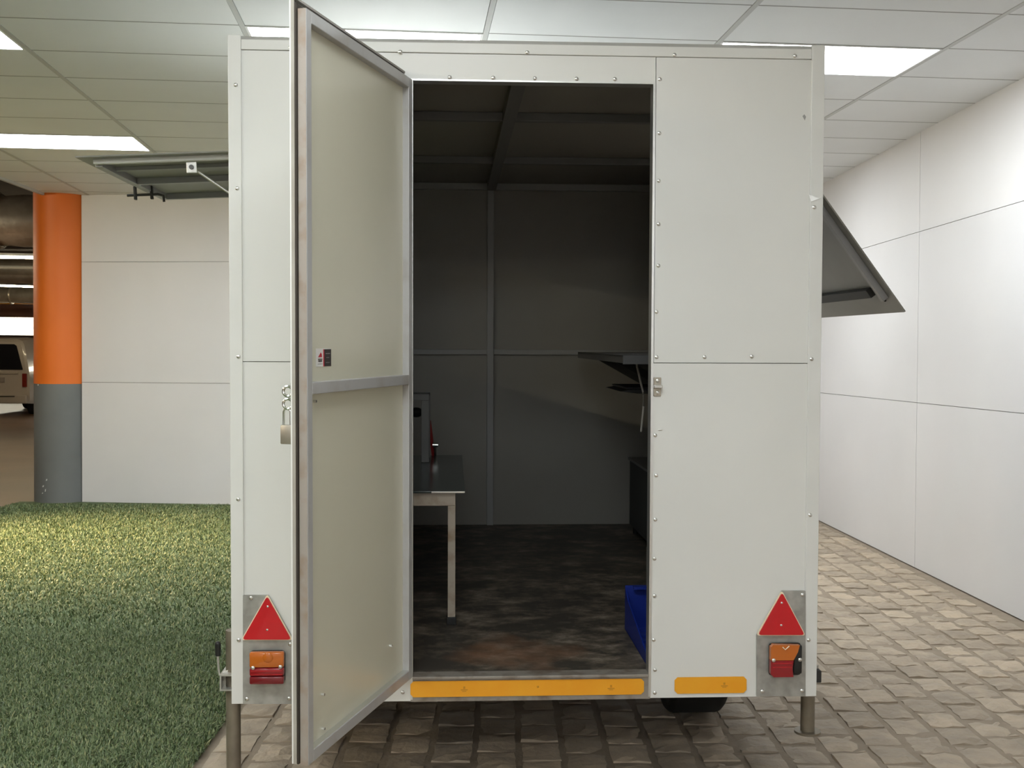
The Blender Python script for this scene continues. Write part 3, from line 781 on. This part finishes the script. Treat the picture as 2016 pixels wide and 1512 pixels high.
# door catch on the right jamb
a, b = tp(1287, 780, -.006), tp(1302, 743, -.006)
ca_ = MB().box(a.x, b.x, -.004, .0, a.z, b.z, .0012).build('door_catch', 'brass_dull', tr)
zc = (a.z + b.z) / 2
MB().box(a.x - .001, b.x + .002, -.022, -.003, zc - .004, zc + .006, .002).build('catch_lip', 'zinc', ca_)
link('screw', RIV, ca_, ((a.x + b.x) / 2, -.005, b.z - .011)); link('screw', RIV, ca_, ((a.x + b.x) / 2, -.005, a.z + .012))

# rear door
DANG = math.radians(-107.6)
DL = JX - HX + .006
DM = Matrix.Translation((HX + .002, -.010, SZ)) @ Matrix.Rotation(DANG, 4, 'Z')
DH = DZ - SZ - .004
DT = .024; DS = -DT - .018                           # tube depth, outer face of the skin
door = MB().box(-.004, DL + .011, DS, DS + .004, .006, DH + .026).build('rear_door', 'white', tr)
door.matrix_local = DM
lp = MB()
lp.box(DL + .008, DL + .011, DS + .004, DS + .013, .006, DH + .026).build('skin_edge', 'lip', door)
MB().box(-.004, DL + .008, DS + .004, DS + .016, DH + .022, DH + .028).build('skin_edge', 'lip', door)
MB().box(.0, DL + .006, DS + .004, -DT - .001, .004, DH + .012).build('rubber_seal', 'gap', door)
TB = .032
stile = MB().box(DL - TB, DL, -DT, 0, 0, DH, .002).build('stile', 'tube', door)
MB().box(DL, DL + .0012, -DT + .001, -.001, .0, DH - .001).build('stained_edge', 'tube_dirty', door)
MB().box(0, TB, -DT, 0, 0, DH, .002).build('stile', 'tube', door)
MB().box(TB, DL - TB, -DT, 0, DH - TB, DH, .002).build('rail', 'tube', door)
MB().box(TB, DL - TB, -DT, 0, 0, TB, .002).build('rail', 'tube', door)
def door_z(px, py):
    d = TR3 @ ray(px, py); Di = DM.inverted()
    o_ = Di @ TCAM; d_ = Di.to_3x3() @ d
    return o_ + d_ * ((0 - o_.y) / d_.y)
q0 = door_z(700, 757).z
MB().box(TB, DL - TB, -DT, 0, q0 - TB / 2, q0 + TB / 2, .002).build('rail', 'tube', door)
for z0, z1, lab in ((TB, q0 - TB / 2, 'lower'), (q0 + TB / 2, DH - TB, 'upper')):
    MB().box(TB, DL - TB, -DT - .0008, -DT + .002, z0, z1).build('lining_panel', 'door_panel', door)['label'] = '%s beige lining panel of the door' % lab
MB().box(TB, DL - TB, -DT + .003, -.002, TB, TB + .0008).build('worn_ledge', 'alu', door)
# blind rivets standing on the lining
def door_panel_pt(px, py, yy=-DT + .002):
    d = TR3 @ ray(px, py); Di = DM.inverted(); o_ = Di @ TCAM; d_ = Di.to_3x3() @ d
    return o_ + d_ * ((yy - o_.y) / d_.y)
for px, py in ((633, 1367), (767, 1271), (634, 1434), (617, 790)):
    p = door_panel_pt(px, py)
    MB().cyl(p, p + Vector((0, .009, 0)), .004, n=8).build('blind_rivet', 'rivet', door)
# sticker
a, b = door_panel_pt(622, 722), door_panel_pt(651, 686)
x0, x1 = sorted((a.x, b.x)); z0, z1 = a.z, b.z; yy = -DT + .002
# on the open door +x points towards the camera, so the picture's left is the larger x
st = MB().box(x0, x1, yy, yy + .0008, z0, z1).build('sticker', 'sticker_white', door); st['label'] = 'small white and black sticker with red mark'
wx = x1 - x0; hz = z1 - z0
MB().box(x0, x0 + wx * .47, yy + .0008, yy + .0013, z0, z1 - hz * .04).build('dark_print', 'sticker_black', st)
MB().box(x0 + wx * .47, x0 + wx * .53, yy + .0008, yy + .0014, z0, z1 - hz * .04).build('red_print', 'sticker_red', st)
MB().prism([(x1 - wx * .12, yy + .0008, z0 + hz * .52), (x1 - wx * .38, yy + .0008, z0 + hz * .52), (x1 - wx * .36, yy + .0008, z0 + hz * .70), (x1 - wx * .30, yy + .0008, z0 + hz * .78)], (0, .0006, 0)).build('red_print', 'sticker_red', st)
for f0, f1, g0_, g1_ in ((.12, .40, .38, .43), (.14, .38, .27, .35), (.10, .42, .14, .155)):
    MB().box(x1 - wx * f1, x1 - wx * f0, yy + .0008, yy + .0014, z0 + hz * g0_, z0 + hz * g1_).build('dark_print', 'sticker_black', st)
for f0, f1, g0_, g1_ in ((.08, .38, .70, .73), (.14, .34, .48, .50), (.10, .36, .20, .22)):
    MB().box(x0 + wx * f0, x0 + wx * f1, yy + .0013, yy + .0017, z0 + hz * g0_, z0 + hz * g1_).build('grey_print', 'tube', st)
# hinges
for z in (.25, .98, 1.72):
    MB().cyl((-.006, DS - .004, z - .045), (-.006, DS - .004, z + .045), .009, n=12).build('hinge', 'zinc', door, True)
# hasp rings on the outside, padlock hanging from them
yo = DS
def dproj(p): return proj(T @ DM @ Vector(p))
zh1 = door_z(600, 772).z; zh2 = door_z(600, 797).z
hs = MB().box(DL - .06, DL + .005, yo - .004, yo, (zh1 + zh2) / 2 - .04, (zh1 + zh2) / 2 + .04, .001).build('hasp', 'chrome', door)
for zh in (zh1, zh2):
    MB().torus((DL - .010, yo - .018, zh), .013, .0038, 'X').build('hasp_ring', 'chrome', hs, True)
pk = thing('padlock', 'small steel padlock hanging from the hasp of the open door', 'padlock', mtx=T @ DM @ Matrix.Translation((DL - .010, yo - .020, zh2 - .105)))
MB().box(-.010, .010, -.016, .016, 0, .050, .003).build('padlock_body', 'brass_dull', pk, True)
MB().path([(0, -.010, .048), (0, -.010, .085), (0, -.006, .092), (0, 0, .095), (0, .006, .092), (0, .010, .085), (0, .010, .048)], .003).build('shackle', 'chrome', pk, True)

# side hatches
def hatch(name, hinge, outer, n, f, skin_over, lab, rails):
    """panel from the hinge line to the outer edge, between y=n and y=f; local frame: x along the panel, y along the trailer, z its upper face"""
    xax = (outer - hinge); Wd = xax.length; xax.normalize()
    yax = Vector((0, 1, 0)); zax = xax.cross(yax)
    if zax.z < 0: yax = -yax; zax = xax.cross(yax)
    Mx = Matrix((xax, yax, zax)).transposed().to_4x4(); Mx.translation = Vector((hinge.x, (n + f) / 2, hinge.z))
    hl = (f - n) / 2
    o = MB().box(0, Wd + skin_over, -hl - skin_over, hl + skin_over, .012, .018).build('serving_hatch', 'hatch_dark', tr); o.matrix_local = Mx; o['label'] = lab
    return o, Wd, hl, yax.y, Mx
# left hatch, held nearly level
o, Wd, hl, sg, HM = hatch('l', lh, lo, LN, LF, .055, 'left serving hatch propped up level', 0)
nb = -hl * sg                                       # local y of the near end
def hb(x0, x1, y0, y1, z0, z1, m, nm, bev=.002): return MB().box(x0, x1, min(y0, y1), max(y0, y1), z0, z1, bev).build(nm, m, o)
t = .03
hb(0, Wd, nb, nb + t * sg, -.008, .012, 'trim', 'end_rail')
hb(0, Wd, -nb, -nb - t * sg, -.018, .012, 'hatch_frame', 'end_rail')
hb(Wd - t, Wd, nb + t * sg, -nb - t * sg, -.018, .012, 'hatch_frame', 'outer_rail')
hb(0, t, nb + t * sg, -nb - t * sg, -.018, .012, 'hatch_frame', 'hinge_rail')
hb(t, Wd - t, -t / 2, t / 2, -.018, .012, 'hatch_frame', 'middle_rail')
hb(t, Wd - t, nb * .62, nb * .62 + .02 * sg, -.006, .012, 'hatch_frame', 'stiffener')
ly = -nb * .42
MB().path([(Wd + .09, ly, -.032), (Wd - .06, ly, -.032), (Wd - .085, ly, -.04), (Wd - .088, ly, -.07)], .0065).build('bolt_latch', 'chassis', o, True)
for xx_ in (.05, -.03):
    hb(Wd + xx_ - .006, Wd + xx_ + .006, ly - .012, ly + .012, -.055, .010, 'chassis', 'latch_guide')
st_t = tp(380, 331, LN + .02)
loc = HM.inverted() @ st_t
hb(loc.x - .022, loc.x + .022, nb - .008 * sg, nb + .002 * sg, loc.z - .024, loc.z + .022, 'zinc', 'strut_bracket')
MB().cyl((loc.x, nb - .014 * sg, loc.z), (loc.x, nb, loc.z), .010, n=12).build('pivot_bolt', 'tarnish', o, True)
e = tp(468, 391, LN + .03); dd = (e - st_t); e2 = st_t + dd * ((.004 - st_t.x) / dd.x)
Li = HM.inverted()
MB().cyl(Li @ st_t, Li @ (st_t + (e2 - st_t) * .55), .006, n=10).cyl(Li @ (st_t + (e2 - st_t) * .5), Li @ e2, .011, n=12).build('gas_strut', 'zinc', o, True)
# right hatch, hanging half open
o, Wd, hl, sg, HM = hatch('r', rh, ro, RN, RF, .005, 'right serving hatch hanging half open', 0)
nb = -hl * sg
hb(0, Wd - .07, nb + .05 * sg, nb + (.05 + t) * sg, -.014, .012, 'hatch_frame', 'end_rail')
hb(0, Wd - .07, -nb, -nb - t * sg, -.014, .012, 'hatch_frame', 'end_rail')
hb(Wd - .13, Wd - .09, nb + .16 * sg, -nb - t * sg, -.012, .012, 'chassis', 'outer_rail')
MB().ball((Wd - .06, nb + .10 * sg, .010), .006).build('rivet', 'chassis', o)

# ================================================================== INSIDE THE TRAILER
# low table with a dark glass top
q = tpz(888, 1228, SZ); ty = q.y
tz = tp(915, 967, ty - .03).z; txr = tp(915, 965, ty - .03).x
tyb = tpz(912, 896, tz).y
tb_ = thing('glass_table', 'low cream metal table with a dark glass top inside the trailer', 'table', mtx=T @ Matrix.Translation((.09, ty, SZ)))
tw, tl2, th = txr - .09, tyb - ty, tz - SZ
MB().box(-.02, tw, -.03, tl2, th - .008, th, .001).build('table_top', 'glass_top', tb_)
lx = tp(889, 1100, ty).x - .09
for x in (.02, lx):
    for y in (0, tl2 - .08):
        MB().box(x - .015, x + .015, y - .015, y + .015, .03, th - .06, .002).build('leg', 'table_leg', tb_)
        MB().box(x - .019, x + .019, y - .019, y + .019, 0, .03, .002).build('rubber_foot', 'black', tb_)
MB().box(.005, lx + .015, -.012, .012, th - .06, th - .008, .002).build('apron', 'table_leg', tb_)
MB().box(.005, lx + .015, tl2 - .092, tl2 - .068, th - .06, th - .008, .002).build('apron', 'table_leg', tb_)
for x in (.02, lx): MB().box(x - .012, x + .012, .012, tl2 - .092, th - .06, th - .008, .002).build('apron', 'table_leg', tb_)
MB().box(tw - .13, tw, -.031, -.0295, th - .007, th - .001).build('edge_strip', 'zinc', tb_)

# steel rack standing on the table
ry = tyb - .12
a, b = tp(832, 895, ry), tp(847, 772, ry)
rk = thing('steel_rack', 'dark grey steel rack standing on the glass table', 'rack', mtx=T @ Matrix.Translation((a.x, ry, tz + .0005)))
hh = b.z - tz; ww = b.x - a.x
for y in (0, -.22): 
    for x in (0, -.42):
        MB().box(x, x + ww, y - ww / 2, y + ww / 2, 0, hh - .03, .002).build('post', 'inside_beam', rk)
for y in (0, -.22): MB().box(-.42, ww, y - ww / 2, y + ww / 2, hh - .03, hh, .002).build('top_bar', 'inside_beam', rk)
MB().box(-.42, ww, -.22 + ww / 2, -ww / 2, hh - .012, hh - .002).build('top_plate', 'chassis', rk)
MB().ball((-.03, -.05, hh - .10), .028, (1.2, .8, .9)).build('knob', 'black', rk, True)
# red pipe leaning behind the rack
a, b = tp(845, 828, ry + .10), tp(853, 893, ry + .10)
rp = MB().path([a, (a + b) / 2, Vector((b.x, b.y, tz))], .009).build('red_pipe', 'redpole', None, True); rp.matrix_world = T
tag(rp, 'thin red pipe leaning against the rack on the glass table', 'pipe')
c = tp(857, 876, ry + .06)
nv = thing('metal_valve', 'small shiny metal valve beside the red pipe on the glass table', 'valve', mtx=T @ Matrix.Translation((c.x, c.y, tz)))
MB().cyl((0, 0, 0), (0, 0, c.z - tz), .006, n=10).build('stem', 'chrome', nv, True)
MB().cyl((-.014, 0, c.z - tz), (.014, 0, c.z - tz), .011, n=12).build('cap', 'chrome', nv, True)

# wall shelf below the right hatch
sz = tp(1200, 697, 2.0).z
sx = tp(1139, 694, 2.75).x
sh = thing('wall_shelf', 'grey steel shelf along the right wall inside the trailer', 'shelf', mtx=T @ Matrix.Translation((TW - .026, 0, sz)))
dpt = TW - .026 - sx
MB().box(-dpt, 0, 1.05, 2.78, -.004, .004).build('shelf_plate', 'tarnish', sh)
MB().box(-dpt, -dpt + .004, 1.05, 2.78, -.030, .004).build('front_lip', 'tarnish', sh)
MB().box(-dpt, 0, 1.046, 1.05, -.034, .004).build('end_lip', 'tarnish', sh)
for y in (1.3, 1.95, 2.6):
    MB().prism([(-.002, y, -.004), (-dpt + .06, y, -.006), (-dpt + .06, y, -.02), (-.002, y, -.25)], (0, .012, 0)).build('bracket', 'chassis', sh)
# cable hanging from the shelf
pts = [tp(1253, 704, 1.25), tp(1254, 722, 1.25), tp(1258, 738, 1.25), tp(1261, 752, 1.25), tp(1266, 772, 1.25), tp(1267, 800, 1.25), tp(1262, 850, 1.25)]
cb_ = MB().path(pts, .0045, 8).build('hanging_cable', 'cable', None, True); cb_.matrix_world = T
tag(cb_, 'thin pale cable hanging below the steel shelf', 'cable')
# dark cloth tray hooked below the shelf
a = tp(1212, 768, 1.6)
wr_ = thing('black_tray', 'flat black tray fixed below the steel shelf', 'tray', mtx=T @ Matrix.Translation((a.x, 1.45, a.z)))
MB().prism([(0, .0, 0), (.05, 0, .008), (TW - .026 - a.x, 0, .010), (TW - .026 - a.x, 0, -.014), (.08, 0, -.010)], (0, .5, 0)).build('tray_body', 'black', wr_)
MB().box(.03, TW - .026 - a.x, .02, .48, .010, .018).build('tray_rim', 'black', wr_)
# low cabinet along the right wall
a = tp(1240, 905, 2.8)
cab = thing('steel_cabinet', 'low dark steel cabinet along the right wall of the trailer', 'cabinet', mtx=T @ Matrix.Translation((a.x, 1.9, SZ)))
cw, chh = TW - .03 - a.x, a.z - SZ
MB().box(0, cw, 0, .9, .05, chh, .004).build('carcass', 'chassis', cab)
MB().box(-.01, cw, -.01, .91, chh, chh + .015, .002).build('worktop', 'tarnish', cab)
MB().box(.02, cw - .02, -.006, .0, .07, chh - .03, .002).build('front_panel', 'chassis', cab)
for x in (.03, cw - .03):
    for y in (.04, .86): MB().cyl((x, y, 0), (x, y, .05), .015, n=10).build('foot', 'black', cab)

# blue picking bin
b0 = tpz(1272, 1314, SZ); b1 = tpz(1233, 1238, SZ)
by0 = b0.y; by1 = b1.y; bx0 = (b0.x + b1.x) / 2
bh = tp(1242, 1152, by1).z - SZ
bn = thing('storage_bin', 'blue plastic storage bin with a low front on the trailer floor', 'storage bin', mtx=T @ Matrix.Translation((bx0, by0, SZ)))
bl, bw = by1 - by0, .40; th_ = .005
MB().box(0, bw, 0, bl, 0, th_).build('base', 'blue', bn)
MB().box(0, bw, bl - th_, bl, th_, bh).build('back_panel', 'blue', bn)
for x in (0, bw - th_):
    MB().prism([(x, 0, 0), (x, bl, 0), (x, bl, bh * .96), (x, bl * .86, bh * .72), (x, 0, .030)], (th_, 0, 0)).build('side_panel', 'blue', bn)
MB().box(0, bw, 0, th_, th_, .030).build('front_lip', 'blue', bn)
for k in range(6):
    MB().box(.02, bw - .02, .05 + k * bl / 6.5, .058 + k * bl / 6.5, th_, th_ + .008).build('floor_rib', 'blue', bn)
MB().box(.03, bw - .03, bl - .03, bl - .005, bh - .012, bh).build('back_rim', 'blue', bn)
